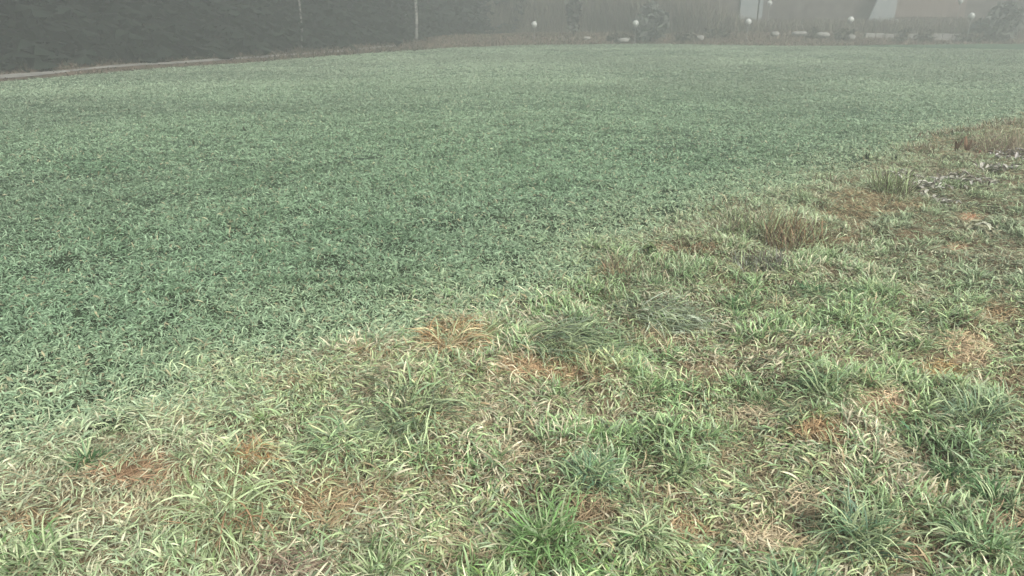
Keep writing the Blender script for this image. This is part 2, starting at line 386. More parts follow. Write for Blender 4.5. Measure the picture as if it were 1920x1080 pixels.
        c = c * (1 - left) + np.array((.47, .54, .36)) * left
        Wg, Cg = patch_w(u, v, x, y, GREEN_P); Wg = (Wg * RNG.uniform(.4, 1, n))[:, None]; c = c * (1 - Wg) + Cg * Wg
        k = (W * RNG.uniform(0, 1, n) * .8)[:, None]; c = c * (1 - k) + C * k
        # the rougher ground further off is greyer and duller
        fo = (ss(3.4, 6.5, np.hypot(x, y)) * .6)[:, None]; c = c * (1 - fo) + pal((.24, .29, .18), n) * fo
        c = c * RNG.uniform(.7, 1.3, (n, 1))
        P_ = blades(x, y, z, phi, L, th0, bd, wid * 1.0 * RNG.uniform(.55, 1.25, n), c * .5, c * 1.3 + pal((.11, .12, .085), n) * RNG.uniform(0, 2.6, (n, 1)), seg, follow=d1 < 6)  # dark bases carry painted crevice shade on top of the sheath tone
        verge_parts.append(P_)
    # ---- thatch: thin dead leaves lying flat, on the verge and thickest in the bare patches
    x, y, pr = scatter(d0, d1, vd * 1.3, 3, .02)
    vg = verge(x, y) + (fbm(x * 2.2, y * 2.2, 71, 3) - .5) * .9
    keep = (vg > RNG.uniform(-.25, .15, len(x))) & (beyond(x, y) < 0); x, y, pr = x[keep], y[keep], pr[keep]
    if len(x):
        z = height(x, y); u, v = proj(x, y, z); W, C = patch_w(u, v, x, y, PATCH)
        keep = RNG.random(len(x)) < .30 + .7 * W + .25 * (np.hypot(x, y) > 5.5); x, y, pr, z, W, C = (a[keep] for a in (x, y, pr, z, W, C)); n = len(x)
        c = pal((.25, .21, .13), n); c = c * (1 - W[:, None]) + C * 1.35 * W[:, None]  # thatch outside the patches darkened, painting shade into the crevices
        c = c * RNG.uniform(.55, 1.4, (n, 1))
        P_ = blades(x, y, z + RNG.uniform(0, .02, n), RNG.uniform(0, 6.28, n), RNG.uniform(.03, .10, n), RNG.uniform(1.2, 1.6, n), RNG.uniform(-.3, .5, n),
                    wid * .5 * RNG.uniform(.5, 1.2, n), c, c, max(2, seg - 2), follow=d1 < 9)
        thatch_parts.append(P_)
V, Fl, sz, C = merge(field_parts)
print('field faces', len(sz))
tag(raw_mesh('field_grass', V, Fl, sz, M_BLADE, C), 'dense short blue-green grass crop covering the whole field up to the misty far edge', 'grass', kind='stuff')
V, Fl, sz, C = merge(verge_parts); print('verge faces', len(sz))
tag(raw_mesh('verge_grass', V, Fl, sz, M_BLADE, C), 'rough pale yellow-green flopped grass of the verge in front of the crop', 'grass', kind='stuff')
V, Fl, sz, C = merge(thatch_parts); print('thatch faces', len(sz))
tag(raw_mesh('dead_grass', V, Fl, sz, M_DEAD, C), 'flat straw and rust coloured dead grass lying between the verge tufts', 'dead grass', kind='stuff')
del field_parts, verge_parts, thatch_parts

# ---------------------------------------------------------------- single tufts one can point to on the verge
def ppm(u, v):
    x, y = G(u, v); return F / depth(x, y)
def tuft(name, u, v, hp, wp, cols, n, label, cat='grass tuft', group='grass tufts on the verge', style='up', w=.0058, head=None, mat=None):
    x0, y0 = G(u, v, .02); k = F / depth(x0, y0)
    H = hp / k / .8; Rw = wp / k / 2
    z0 = hz(x0, y0)
    rr = Rw * .7 * RNG.random(n) ** .7; aa = RNG.uniform(0, 2 * np.pi, n)
    if style == 'comb': rr = Rw * .8 * np.sqrt(RNG.random(n))
    x = rr * np.cos(aa); y = rr * np.sin(aa) * (.6 if style == 'comb' else 1)
    z = height(x + x0, y + y0) - z0 - .004
    phi = aa + RNG.normal(0, 1.1, n)
    if style == 'up': th0 = RNG.uniform(.0, .5, n) + .35 * rr / max(Rw, .01); bd = RNG.uniform(.3, 2.6, n) ; L = H * RNG.uniform(.4, 1.05, n)
    elif style == 'arch': th0 = RNG.uniform(.2, .8, n); bd = RNG.uniform(1.4, 2.6, n); L = (H * .6 + Rw * .6) * RNG.uniform(.6, 1.2, n)
    elif style == 'comb': th0 = RNG.uniform(.5, 1.2, n); bd = RNG.uniform(.6, 1.5, n); L = (H*.8 + Rw * .35) * RNG.uniform(.6, 1.2, n); phi = head + RNG.normal(0, .4, n)
    else: th0 = RNG.uniform(.3, 1.3, n); th0 = th0 * RNG.choice([.35, 1.0], n); bd = RNG.uniform(-.3, 1.4, n); L = H * RNG.uniform(.4, 1.15, n); phi = RNG.uniform(0, 6.28, n); rr = Rw * .95 * np.sqrt(RNG.random(n)); x = rr * np.cos(aa); y = rr * np.sin(aa); z = height(x + x0, y + y0) - z0
    ci = RNG.integers(0, len(cols), n); c = np.array(cols)[ci] * RNG.uniform(.7, 1.35, (n, 1))
    wd = max(w, .45 / 731 * 1.0 * depth(x0, y0)) * RNG.uniform(.6, 1.2, n)
    V, Fl, sz, C = blades(x, y, z, phi, L, th0, bd, wd, c * .78, c * 1.3 + .02, 6, follow=True, hf=lambda a, b: height(a + x0, b + y0) - z0)  # bases darkened: part sheath tone, part painted shade inside the tuft
    o = raw_mesh(name, V, Fl, sz, mat or M_BLADE, C, loc=(x0, y0, z0))
    return tag(o, label, cat, group)
GB, GD, GO, GP = (.16, .28, .10), (.085, .18, .07), (.19, .26, .11), (.36, .44, .24)
BG_, ST, LI = (.17, .27, .135), (.54, .45, .28), (.27, .42, .13)
BR, DB, GY = (.24, .15, .08), (.10, .07, .045), (.22, .24, .2)
T = [
 (1025, 1015, 95, 130, [GB, GB, (.14, .27, .08)], 260, 'brightest green upright tuft near the bottom edge, left of the brown bare hollow', 'up'),
 (168, 890, 48, 60, [GD, GD, (.07, .16, .06)], 160, 'small dark green tuft where the crop meets the verge at far left', 'up'),
 (1868, 935, 60, 90, [GD, (.08, .17, .06)], 200, 'dark green tuft near the right edge, above the big spreading tuft', 'up'),
 (1782, 890, 50, 70, [GD, GD, BG_], 160, 'dark green tuft just left of the dark one at the right edge', 'up'),
 (1716, 818, 48, 44, [GD, (.06, .15, .07)], 130, 'narrow dark upright tuft between two straw patches', 'up'),
 (1376, 580, 34, 54, [(.05, .14, .04), GD], 130, 'small deep green tuft beside a brown scrape in the middle of the verge', 'up'),
 (1520, 562, 34, 60, [(.05, .14, .05), GD], 130, 'deep green low tuft in the upper middle of the verge, below the dry brown bush', 'up'),
 (1216, 728, 42, 70, [GB, (.12, .21, .09), GO], 160, 'fresh green tuft standing right of the straw strip', 'up'),
 (1545, 750, 60, 110, [(.09, .18, .08), GO, BG_], 260, 'broad green tuft left of the orange bare patch', 'up'),
 (1272, 885, 50, 80, [(.09, .18, .07), GO], 180, 'mid green tuft right of the blue-green one in the lower centre', 'up'),
 (1108, 905, 58, 100, [BG_, (.09, .17, .1)], 220, 'blue-green tuft directly above the brown bare hollow', 'up'),
 (1856, 1040, 90, 150, [BG_, (.12, .22, .08), GP], 300, 'large spreading tuft in the lower right corner', 'up'),
 (1610, 1010, 90, 140, [BG_, (.10, .18, .11), GP], 300, 'large grey-green spiky tuft left of the dark brown bare soil', 'up'),
 (1500, 1090, 70, 160, [BG_, (.09, .18, .09), GP], 280, 'wide tuft cut by the bottom edge under the pink straw patch', 'up'),
 (700, 1065, 70, 130, [GO, (.09, .15, .05), GP], 260, 'olive green upright tuft at the bottom, left of the lime green grass', 'up'),
 (1212, 1012, 60, 90, [(.10, .19, .07), GP, GO], 200, 'green tuft right of the brown bare hollow', 'arch'),
 (1828, 800, 60, 120, [BG_, GP, (.15, .24, .15)], 240, 'pale blue-green tuft near the right edge below the orange straw', 'up'),
 (915, 1088, 50, 150, [LI, GB], 220, 'lime green grass clump cut by the bottom edge', 'up'),
 (1165, 1085, 50, 120, [LI, (.30, .36, .14), GB], 200, 'yellow-green clump at the bottom edge with broad pale blades', 'arch'),
 (45, 1078, 60, 180, [(.15, .26, .09), GP, GB], 260, 'fresh green clump in the lower left corner', 'arch'),
 (495, 808, 28, 34, [(.12, .2, .06), GO], 70, 'tiny green tuft alone in the pale flopped grass at left', 'up'),
 (1640, 560, 40, 80, [(.09, .18, .09), GO], 160, 'green tuft in the upper right of the verge', 'up'),
 (1440, 745, 40, 60, [(.08, .17, .06), GB], 140, 'dark green tuft left of the broad one by the orange patch', 'up'),
 (640, 850, 50, 120, [GP, BG_, (.2, .26, .16)], 200, 'pale drooping clump in the left half of the flopped grass', 'arch'),
 # dry and dark ones
 (845, 650, 50, 130, [(.38, .25, .12), (.30, .19, .09), ST, (.50, .44, .25)], 420, 'collapsed rusty brown grass clump on the edge of the crop', 'arch'),
 (410, 985, 95, 170, [GP, GO, (.30, .34, .2), BR], 420, 'drooping tussock with a brown crown and pale hanging blades', 'arch'),
 (765, 790, 80, 170, [GP, BG_, (.13, .17, .1), (.10, .11, .06)], 380, 'tussock with blades arching over a dark hollow', 'arch'),
 (480, 880, 34, 70, [(.36, .22, .09), ST, BR], 160, 'small ochre brown clump above the drooping tussock', 'arch'),
 (1490, 462, 55, 130, [(.17, .17, .09), (.24, .18, .1), BR, DB], 420, 'dry brown bushy tuft on the edge of the crop', 'loose'),
 (1668, 376, 44, 76, [(.12, .12, .06), DB, GO], 260, 'dark olive tuft with thin upright stalks near the frosted leaves', 'loose'),
 (1388, 446, 32, 60, [GO, (.16, .18, .1), DB], 150, 'small dark tuft with one pale bent stem left of the dry bush', 'loose'),
 (1425, 505, 34, 110, [(.12, .12, .1), GY, DB], 260, 'low grey-brown tuft below the dry bush', 'loose'),
 (1146, 518, 24, 40, [BR, DB, RUST], 90, 'small reddish brown tuft in the crop edge', 'loose'),
 (1118, 512, 22, 30, [(.25, .26, .1), GO], 60, 'small yellowish tuft beside the reddish brown one', 'up'),
 (1890, 290, 42, 130, [(.26, .22, .15), (.3, .27, .18), (.2, .17, .12)], 420, 'tall fuzzy brown dead grass at the right edge behind the frosted leaves', 'loose'),
]
for u, v, hp, wp, cols, n, lab, stl in T:
    cols = list(cols) + [GP]
    if stl == 'loose': n = int(n * 1.6)
    n = int(n * .7)
    tuft('grass_tuft', u, v, hp, wp, cols, n, lab, style=stl)
tuft('grass_tuft', 1075, 655, 45, 230, [GP, BG_, GP, (.22, .28, .19), (.14, .19, .12)], 460, 'long dark combed blades leaning right behind the straw strip', style='comb', head=-.6)
tuft('grass_tuft', 1240, 600, 36, 170, [(.42, .48, .36), GP, (.3, .36, .26), (.2, .26, .17)], 380, 'silvery combed blades sloping right, next to the long dark ones', style='comb', head=-.7)
tuft('grass_tuft', 945, 640, 30, 130, [(.33, .30, .15), GP, GO], 240, 'straw yellow blades swept over from the rusty clump', style='comb', head=.3)

# ---------------------------------------------------------------- withered frosted leaves and dock leaves
def leaf_pile(name, u, v, wp, n, cols, label, cat, group, size=.075, upright=False):
    x0, y0 = G(u, v, .05); k = F / depth(x0, y0); Rw = wp / k / 2; z0 = hz(x0, y0)
    vs, fs, cs = [], [], []
    for i in range(n):
        a = RNG.uniform(0, 6.28); r = Rw * math.sqrt(RNG.random()) * (.25 if upright else 1); bx, by = r * math.cos(a), r * .8 * math.sin(a)
        L = size * RNG.uniform(.7, 1.6); W = L * RNG.uniform(.28, .45) * (.6 if upright else 1); h0 = hz(x0 + bx, y0 + by) - z0
        hd = RNG.uniform(0, 6.28); c = np.array(cols[RNG.integers(len(cols))]) * RNG.uniform(.8, 1.2)
        if upright: th = RNG.uniform(.05, .4); dth = RNG.uniform(.0, .12); zb = 0
        else: th = RNG.uniform(.9, 1.4); dth = RNG.uniform(.02, .28); zb = RNG.uniform(.02, .06)
        px, pz = 0, h0 + zb; curl = RNG.uniform(.3, .9); b = len(vs); m = 6
        for j in range(m + 1):
            t = j / m; ww = W * (math.sin(math.pi * (t * .86 + .07))) ** .8 * .5
            wav = RNG.uniform(-.12, .12) * W
            for q in (-1, -.5, 0, .5, 1):
                sx = px; sy = q * ww; sz_ = pz + abs(q) ** 1.5 * ww * curl + (wav if abs(q) == 1 else 0)
                if upright: sx = px + abs(q) * ww * curl; sz_ = pz
                vs.append((bx + sx * math.cos(hd) - sy * math.sin(hd), by + sx * math.sin(hd) + sy * math.cos(hd), max(sz_, h0 + .005) )); cs.append(c * (1.1 if q == 0 else 1))
            px += L / m * math.sin(th); pz += L / m * math.cos(th); th += dth
        for j in range(m):
            for q in range(4):
                fs.append((b + j * 5 + q, b + j * 5 + q + 1, b + (j + 1) * 5 + q + 1, b + (j + 1) * 5 + q))
    o = raw_mesh(name, np.array(vs), np.array(fs).ravel(), np.full(len(fs), 4), M_DEAD, np.array(cs), loc=(x0, y0, z0), smooth=True)
    return tag(o, label, cat, group)
FR = [(.47, .46, .41), (.38, .37, .32), (.30, .29, .24), (.17, .155, .12)]
g = 'frosted withered leaf piles'
leaf_pile('leaf_pile', 1728, 350, 84, 46, FR, 'grey frosted curled leaves beside the dark olive tuft', 'leaf pile', g)
leaf_pile('leaf_pile', 1760, 378, 62, 30, FR, 'pale frosted leaves in front of a dark gap, nearest of the grey leaf piles', 'leaf pile', g)
leaf_pile('leaf_pile', 1812, 342, 120, 80, FR, 'widest pile of grey frosted leaves, in the middle of the row', 'leaf pile', g)
leaf_pile('leaf_pile', 1902, 293, 80, 46, [(.48, .46, .44), (.38, .36, .34), (.2, .17, .14)], 'whitish frosted leaves at the right edge under the brown dead grass', 'leaf pile', g)
leaf_pile('leaf_pile', 1845, 428, 56, 22, [(.46, .47, .36), (.3, .3, .2)], 'pale greenish curled leaves beside the small orange patch', 'leaf pile', g)
g = 'dead dock plants on the verge'
leaf_pile('dock_plant', 1832, 288, 30, 4, [(.22, .10, .06), (.16, .07, .04)], 'largest reddish brown dead dock leaves standing upright', 'dock plant', g, .085, True)
leaf_pile('dock_plant', 1811, 284, 9, 4, [(.16, .1, .06)], 'dark upright dead dock leaf left of the reddish one', 'dock plant', g, .15, True)
leaf_pile('dock_plant', 1792, 286, 7, 3, [(.16, .11, .07)], 'smallest and leftmost dark dead dock leaf', 'dock plant', g, .13, True)
leaf_pile('weed_plant', 1220, 475, 26, 8, [(.06, .09, .04), (.09, .12, .05)], 'dark green broad-leaved weed at the crop edge', 'weed', 'dark weeds in the crop', .06)
for (u, v, wp, n, lab) in [(362, 262, 14, 6, 'tiny dark weed in the left of the distant crop'), (460, 241, 16, 7, 'dark rounded weed right of and beyond the tiny one in the distant crop'),
                           (1155, 120, 14, 7, 'single dark weed near the misty far edge of the crop'), (1628, 291, 16, 6, 'blackish weed in the crop left of the dock plants'),
                           (1682, 293, 14, 5, 'blackish weed in the crop nearest the dock plants')]:
    leaf_pile('weed_plant', u, v, wp, n, [(.045, .06, .035), (.06, .08, .045)], lab, 'weed', 'dark weeds in the crop', .06, True)

leaf_pile('leaf_pile', 1868, 322, 70, 34, FR, 'scattered grey frosted leaves between the widest pile and the right edge', 'leaf pile', 'frosted withered leaf piles')
leaf_pile('leaf_pile', 1700, 332, 50, 22, FR, 'smallest grey leaf pile, farthest left of the row', 'leaf pile', 'frosted withered leaf piles')
# low dead weeds in a ragged ridge where crop and verge meet
n = 30000; 
vx = RNG.uniform(.3, 14, n); vy = np.interp(vx, vlp[:, 0], vlp[:, 1]) - RNG.normal(.12, .32, n)
cl = fbm(vx * 2.2, vy * 2.2, 131, 3); pu, pv = proj(vx, vy, 0.)
ok = (cl > .50 + .06 * RNG.random(n)) & (pu > 1130) & (pu < 2050) & (np.abs(verge(vx, vy)) < 1.0); vx, vy, cl, pu = vx[ok], vy[ok], cl[ok], pu[ok]; n = len(vx)
ed = np.hypot(vx, vy)
c = np.array([(.15, .15, .08), (.24, .20, .12), (.30, .27, .17), (.16, .19, .10), (.12, .09, .06), (.36, .34, .26)])[RNG.integers(0, 6, n)] * RNG.uniform(.7, 1.3, (n, 1))
V, Fl, sz, C = blades(vx, vy, height(vx, vy), RNG.uniform(0, 6.28, n), RNG.uniform(.04, .12, n) * (.55 + .75 * ss(.5, .7, cl)), RNG.uniform(.1, 1.3, n), RNG.uniform(-.2, 1.6, n), np.maximum(.005, ed * .0009) * RNG.uniform(.6, 1.3, n), c * .7, c * 1.2, 3)
print('edge weeds', n)
tag(raw_mesh('edge_weeds', V, Fl, sz, M_DEAD, C), 'low ragged ridge of olive and brown dead weeds where crop and verge meet', 'weeds', kind='stuff')

# ---------------------------------------------------------------- rough bank past the field edge
xs = RNG.uniform(-34, 34, 60000); e0 = RNG.uniform(-.4, 7, 60000) ** 1.0
ys = np.interp(xs, ex, ey) + e0 / np.where(xs < -3, .6, 1)
ok = (np.abs(xs) < .8 * ys + 2) & (ys > 8); xs, ys, e0 = xs[ok], ys[ok], e0[ok]
onpath = (e0 > 1.45) & (e0 < 2.5) & (xs < -10.4 + 1.2 * (fbm(ys, ys * 0, 61) - .5))
xs, ys, e0 = xs[~onpath], ys[~onpath], e0[~onpath]; n = len(xs)
cb = np.array([(.20, .15, .11), (.14, .11, .08), (.26, .21, .16), (.12, .12, .08)])[RNG.integers(0, 4, n)] * RNG.uniform(.6, 1.3, (n, 1))
cb *= (.7 + .6 * fbm(xs * .8, ys * .8, 14)[:, None])
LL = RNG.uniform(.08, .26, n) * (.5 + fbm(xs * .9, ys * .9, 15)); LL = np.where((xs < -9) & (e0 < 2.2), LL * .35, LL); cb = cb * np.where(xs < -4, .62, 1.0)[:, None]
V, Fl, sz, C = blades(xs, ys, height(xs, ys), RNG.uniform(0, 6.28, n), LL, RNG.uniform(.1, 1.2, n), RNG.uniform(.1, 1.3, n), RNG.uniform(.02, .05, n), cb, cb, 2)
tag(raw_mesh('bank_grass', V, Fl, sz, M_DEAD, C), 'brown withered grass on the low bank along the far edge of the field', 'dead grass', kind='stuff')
# pale path between bank and wood
px = np.linspace(-30, -5.5, 90); mb = MB(); vs = []
for x in px:
    for k, off in enumerate((1.6, 1.95, 2.4)):
        o_ = off + (fbm(np.array([x * 1.3]), np.array([k * 5.]), 8)[0] - .5) * .35
        y = float(np.interp(x, ex, ey)) + o_ / .6
        vs.append((x, y, hz(x, y) + .012))
mb.add(vs, [(i * 3 + k, (i + 1) * 3 + k, (i + 1) * 3 + k + 1, i * 3 + k + 1) for i in range(len(px) - 1) for k in range(2)])
tag(mb.build('path', noise_mat('pale_gravel', (.17, .165, .15), (.32, .31, .28), 2.2, .9)), 'narrow pale gravel path along the foot of the dark wood', kind='structure')

# ---------------------------------------------------------------- the dark wood
def spray(out, c0, d, L, W, droop, col):
    """a conifer branch: a drooping ribbon with side sprays"""
    p = np.array(c0, float); d = np.array(d, float); n = 4; s = np.array([-d[1], d[0], 0.])
    for i in range(n):
        t = i / n; a = p.copy(); p = p + d * L / n; p[2] -= droop * L / n * (t * 1.2 + .15)
        ww = W * (1 - t) ** .6 * RNG.uniform(.7, 1.2)
        for sg in (-1, 1):
            tip = (a + p) / 2 + s * sg * ww + np.array([0, 0, -ww * RNG.uniform(.1, .6)]) + d * ww * .5
            out[0] += [a, p, tip]; out[1] += [col * RNG.uniform(.85, 1.15)] * 3
        out[0] += [a, p, (a + p) / 2 + np.array([0, 0, -ww * .9]) + s * RNG.uniform(-.2, .2) * ww]; out[1] += [col * .8] * 3
wood = [[], []]
def conifer(x, y, H, col):
    z = hz(x, y)
    nw = int(H / .42)
    for i in range(nw):
        t = i / nw; hh = z + .15 + t * (H - .3); Rb = (1 - t) ** .8 * H * .24 + .15
        nb = 7 if hh < z + 4 else 5
        for k in range(nb):
            a = 2 * math.pi * (k + RNG.random()) / nb
            spray(wood, (x, y, hh + RNG.uniform(-.15, .15)), (math.cos(a), math.sin(a), .1), Rb * RNG.uniform(.75, 1.15), Rb * .28 + .08, .45, col)
    r = H * .013
    for k in range(5):
        a, b = 2 * math.pi * k / 5, 2 * math.pi * (k + 1) / 5
        p1 = np.array([x + r * math.cos(a), y + r * math.sin(a), z - .1]); p2 = np.array([x + r * math.cos(b), y + r * math.sin(b), z - .1])
        wood[0] += [p1, p2, np.array([x, y, z + H])]; wood[1] += [np.array((.05, .04, .03))] * 3
nt_ = 0
for row, (off, step) in enumerate([(4.0, 1.4), (6.3, 1.8), (9.5, 2.2), (12.5, 2.6)]):
    # walk along the edge line
    L_ = 0; pts = []
    X = np.linspace(-34, 3.5, 1200); Y = np.interp(X, ex, ey); dl = np.append(0, np.cumsum(np.hypot(np.diff(X), np.diff(Y))))
    for s_ in np.arange(row * .7, dl[-1], step):
        x = np.interp(s_ + RNG.uniform(-.3, .3), dl, X); y = np.interp(x, X, Y)
        f = ss(-8, 2, np.array([x]))[0]           # wood curves away from the field to the right
        nx, ny = (-.83 * (1 - f)), (.55 + .45 * f)
        o_ = off + RNG.uniform(-.5, .5) + 9 * f * f
        xx, yy = x + nx * o_, y + ny * o_
        if yy < 4: continue
        conifer(xx, yy, RNG.uniform(7, 10.5), np.array((.013, .019, .014)) * RNG.uniform(.8, 1.2)); nt_ += 1
V = np.array(wood[0]); C = np.array(wood[1]); nf = len(V) // 3
print('wood trees', nt_, 'tris', nf)
tag(raw_mesh('woods', V, np.arange(len(V)), np.full(nf, 3), M_WOOD, C), 'dark conifer wood standing as one mass in the mist along the left of the field', 'wood', kind='stuff')

# ---------------------------------------------------------------- birches
bark = noise_mat('birch_bark', (.05, .05, .045), (.21, .205, .19), 4, .7, stretch=(1, 1, 2.2)); bark.node_tree.nodes['Color Ramp'].color_ramp.elements[0].position = .40; bark.node_tree.nodes['Color Ramp'].color_ramp.elements[1].position = .50
def birch(u, off, H, r, lean, label):
    yd = 20.
    while beyond(np.array([at(u, yd)]), np.array([yd]))[0] < off: yd += .1
    x = at(u, yd); root = empty('birch_tree', (x, yd, hz(x, yd) - .05)); tag(root, label, 'birch tree', 'birches at the edge of the wood')
    pts = []; m = MB()
    for i in range(15):
        t = i / 14; pts.append((lean * t * H + .10 * math.sin(t * 9), .05 * math.sin(t * 7), t * H))
    m.tube(pts, [r * (1 - .85 * i / 14) + .006 for i in range(15)], 10); m.build('trunk', bark, root, smooth=True)
    lv = []; lc = []; mb = MB()
    for k in range(26):
        t = RNG.uniform(.35, .97); a = RNG.uniform(0, 6.28); i = int(t * 14); p = Vector(pts[i]); L = H * .22 * (1.25 - t)
        q = p + Vector((math.cos(a) * L, math.sin(a) * L, L * .8)); e_ = q + Vector((math.cos(a) * L * .5, math.sin(a) * L * .5, -L * .35))
        mb.tube([p, (p + q) / 2 + Vector((0, 0, .1)), q, e_], [r * .28 * (1.2 - t), r * .18, r * .1, .004], 5, (.07, .055, .045))
        for j in range(60):
            s_ = RNG.random(); b = q.lerp(e_, s_) if RNG.random() < .6 else p.lerp(q, .4 + .6 * s_); b = b + Vector(RNG.normal(0, .22, 3).tolist()); d = Vector(RNG.normal(0, 1, 3).tolist()).normalized() * .07
            d2 = Vector(RNG.normal(0, 1, 3).tolist()).normalized() * .05
            lv += [b, b + d, b + d2]; lc += [(.10, .085, .05)] * 3
    mb.build('branches', M_TWIG, root)
    raw_mesh('crown', np.array([tuple(v) for v in lv]), np.arange(len(lv)), np.full(len(lv) // 3, 3), M_TWIG, np.array(lc), parent=root)
birch(778, 3.2, 9.5, .085, -.022, 'birch with the brighter white trunk, right one of the two before the wood')
birch(559, 3.6, 9.0, .042, -.006, 'birch with the faint dim trunk, left one of the two before the wood')

# ---------------------------------------------------------------- bushes and small trees past the field
def bush(name, u, yd, W, H, col, label, cat, group=None, n=900, leaf=.09, trunk=True, zoff=0):
    x = at(u, yd); z = hz(x, yd); root = empty(name, (x, yd, z - .03)); tag(root, label, cat, group)
    m = MB()
    for k in range(7):
        a = RNG.uniform(0, 6.28); rr = W * .3 * RNG.random()
        m.tube([(0, 0, 0), (rr * .4 * math.cos(a), rr * .4 * math.sin(a), H * .4), (rr * math.cos(a), rr * math.sin(a), H * .85)], [.03 * H / 2 + .006, .018, .006], 5, (.06, .05, .04))
    m.build('stems', M_TWIG, root)
    lob = [(RNG.uniform(-.3, .3) * W, RNG.uniform(-.3, .3) * W, H * RNG.uniform(.12, .8), RNG.uniform(.22, .38)) for _ in range(9)]
    vv = []; cc = []
    for i in range(n):
        l = lob[RNG.integers(9)]; d = RNG.normal(0, 1, 3); d /= np.linalg.norm(d); r = RNG.random() ** .4
        p = np.array(l[:3]) + d * r * l[3] * np.array([W, W, H * .75]); p[2] = min(max(p[2], .02), H * 1.05)
        a = RNG.normal(0, leaf, 3); b = RNG.normal(0, leaf, 3); c = np.array(col) * RNG.uniform(.6, 1.4)
        vv += [p - a, p + b, p + a, p - b]; cc += [c] * 4
    raw_mesh('foliage', np.array(vv), np.arange(len(vv)), np.full(n, 4), M_WOOD, np.array(cc), parent=root)
    return root
bush('evergreen_shrub', 1222, 44, 1.9, 2.9, (.11, .12, .105), 'tall dark rounded evergreen right beside the second globe lamp', 'shrub', n=1600)
bush('evergreen_shrub', 1885, 44, 2.6, 2.3, (.11, .12, .105), 'dark broad shrub at the far right of the bank', 'shrub', n=1600)
bush('evergreen_shrub', 1076, 45, .9, 2.6, (.09, .09, .08), 'thin dim columnar shrub between the two leftmost globe lamps', 'shrub', n=600)
g = 'low bushes along the bank'
for (u, yd, W, H, lab) in [(1290, 43, 1.2, .62, 'low round dark bush on the bank between second and third globe lamps'), (1590, 43, 1.0, .7, 'low dark bush below the fourth globe lamp'),
        (1696, 43, .9, .75, 'low dark bush hiding the first gap of the pale garden wall'), (1745, 43.2, 1.0, .85, 'low dark bush in the middle of the pale garden wall'),
        (1826, 43.4, 1.3, .6, 'low grey-green bush under the rightmost globe lamp'), (1350, 44, 1.4, .6, 'flat dark bush left below the white wall panel'),
        (1527, 43.4, .8, .6, 'small dark bush among the pale stones'), (1165, 44, 1.6, .5, 'flat low bush left of the second globe lamp')]:
    bush('low_bush', u, yd, W, H, (.09, .085, .06), lab, 'bush', g, n=500, leaf=.05)

# thicket of bare brush behind the lamps
n = 34000; x = RNG.uniform(-2, 44, n); y = 45.5 + RNG.uniform(0, 4, n) + 5 * ss(13, 4, x)
ph = RNG.uniform(0, 6.28, n); L = RNG.uniform(.25, 1.0, n) * (1 + 2.6 * ss(15, 10, x)) * (.6 + .6 * fbm(x * .3, y * .3, 44)); cb = 1.35 * np.array([(.13, .11, .09), (.10, .09, .075), (.11, .105, .075)])[RNG.integers(0, 3, n)] * RNG.uniform(.7, 1.3, (n, 1))
V, Fl, sz, C = blades(x, y, height(x, y), ph, L, RNG.uniform(0, .5, n), RNG.uniform(-.1, .7, n), RNG.uniform(.012, .04, n), cb, cb, 3, floor=False)
tag(raw_mesh('brush_thicket', V, Fl, sz, M_TWIG, C), 'bare brown brush filling the misty ground behind the globe lamps', 'brush', kind='stuff')

# ---------------------------------------------------------------- globe lamps
m_globe, n_, b_, _ = mat_new('white_opal_globe'); b_.inputs['Base Color'].default_value = (.44, .45, .43, 1); b_.inputs['Roughness'].default_value = .25
m_post = noise_mat('dark_post_paint', (.18, .18, .175), (.24, .24, .235), 12, .5)
def lamp_master():
    root = empty('globe_lamp', (0, 0, 0))
    m = MB(); m.lathe([(0.001, 0), (.09, 0), (.09, .03), (.045, .05), (.03, .08), (.028, .8), (.05, .82), (.05, .86), (.001, .86)], 14); m.build('post', m_post, root, smooth=False)
    m = MB(); m.lathe([(.04, 0), (.09, .01), (.10, .035), (.07, .05), (.001, .05)], 16); c = m.build('collar', m_post, root)
    c.location = (0, 0, .85)
    m = MB(); m.lathe([(max(.001, .165 * math.sin(math.pi * i / 16)), -.165 * math.cos(math.pi * i / 16)) for i in range(17)], 24); gl = m.build('globe', m_globe, root, smooth=True)
    gl.location = (0, 0, 1.06)
    return root, m
LM, _m = lamp_master()
LAMPS = [(1002, 46, 43.0, 1, 'leftmost of the five large white globe lamps in the front row'), (1193, 44, 43.0, 1.05, 'large white globe lamp beside the tall dark evergreen'),
         (1405, 41, 43.0, 1.05, 'bright white globe lamp in front of the white wall panel'), (1597, 37, 43.0, 1.05, 'large white globe lamp left of the sloping white stair wall'),
         (1823, 30, 43.0, 1.05, 'rightmost large white globe lamp, highest of the front row'),
         (1020, 25, 52.0, .55, 'tiny faint globe lamp up behind the leftmost large one'), (1190, 27, 52.0, .6, 'tiny faint globe lamp up behind the one by the evergreen'),
         (1441, 6, 48.0, .95, 'smaller globe lamp at the top edge, right of the white wall panel'), (1684, 39, 48.0, .65, 'faint small globe lamp below the brown house wall'),
         (1797, 2, 48.0, .9, 'faint globe lamp at the top edge left of the rightmost large one')]
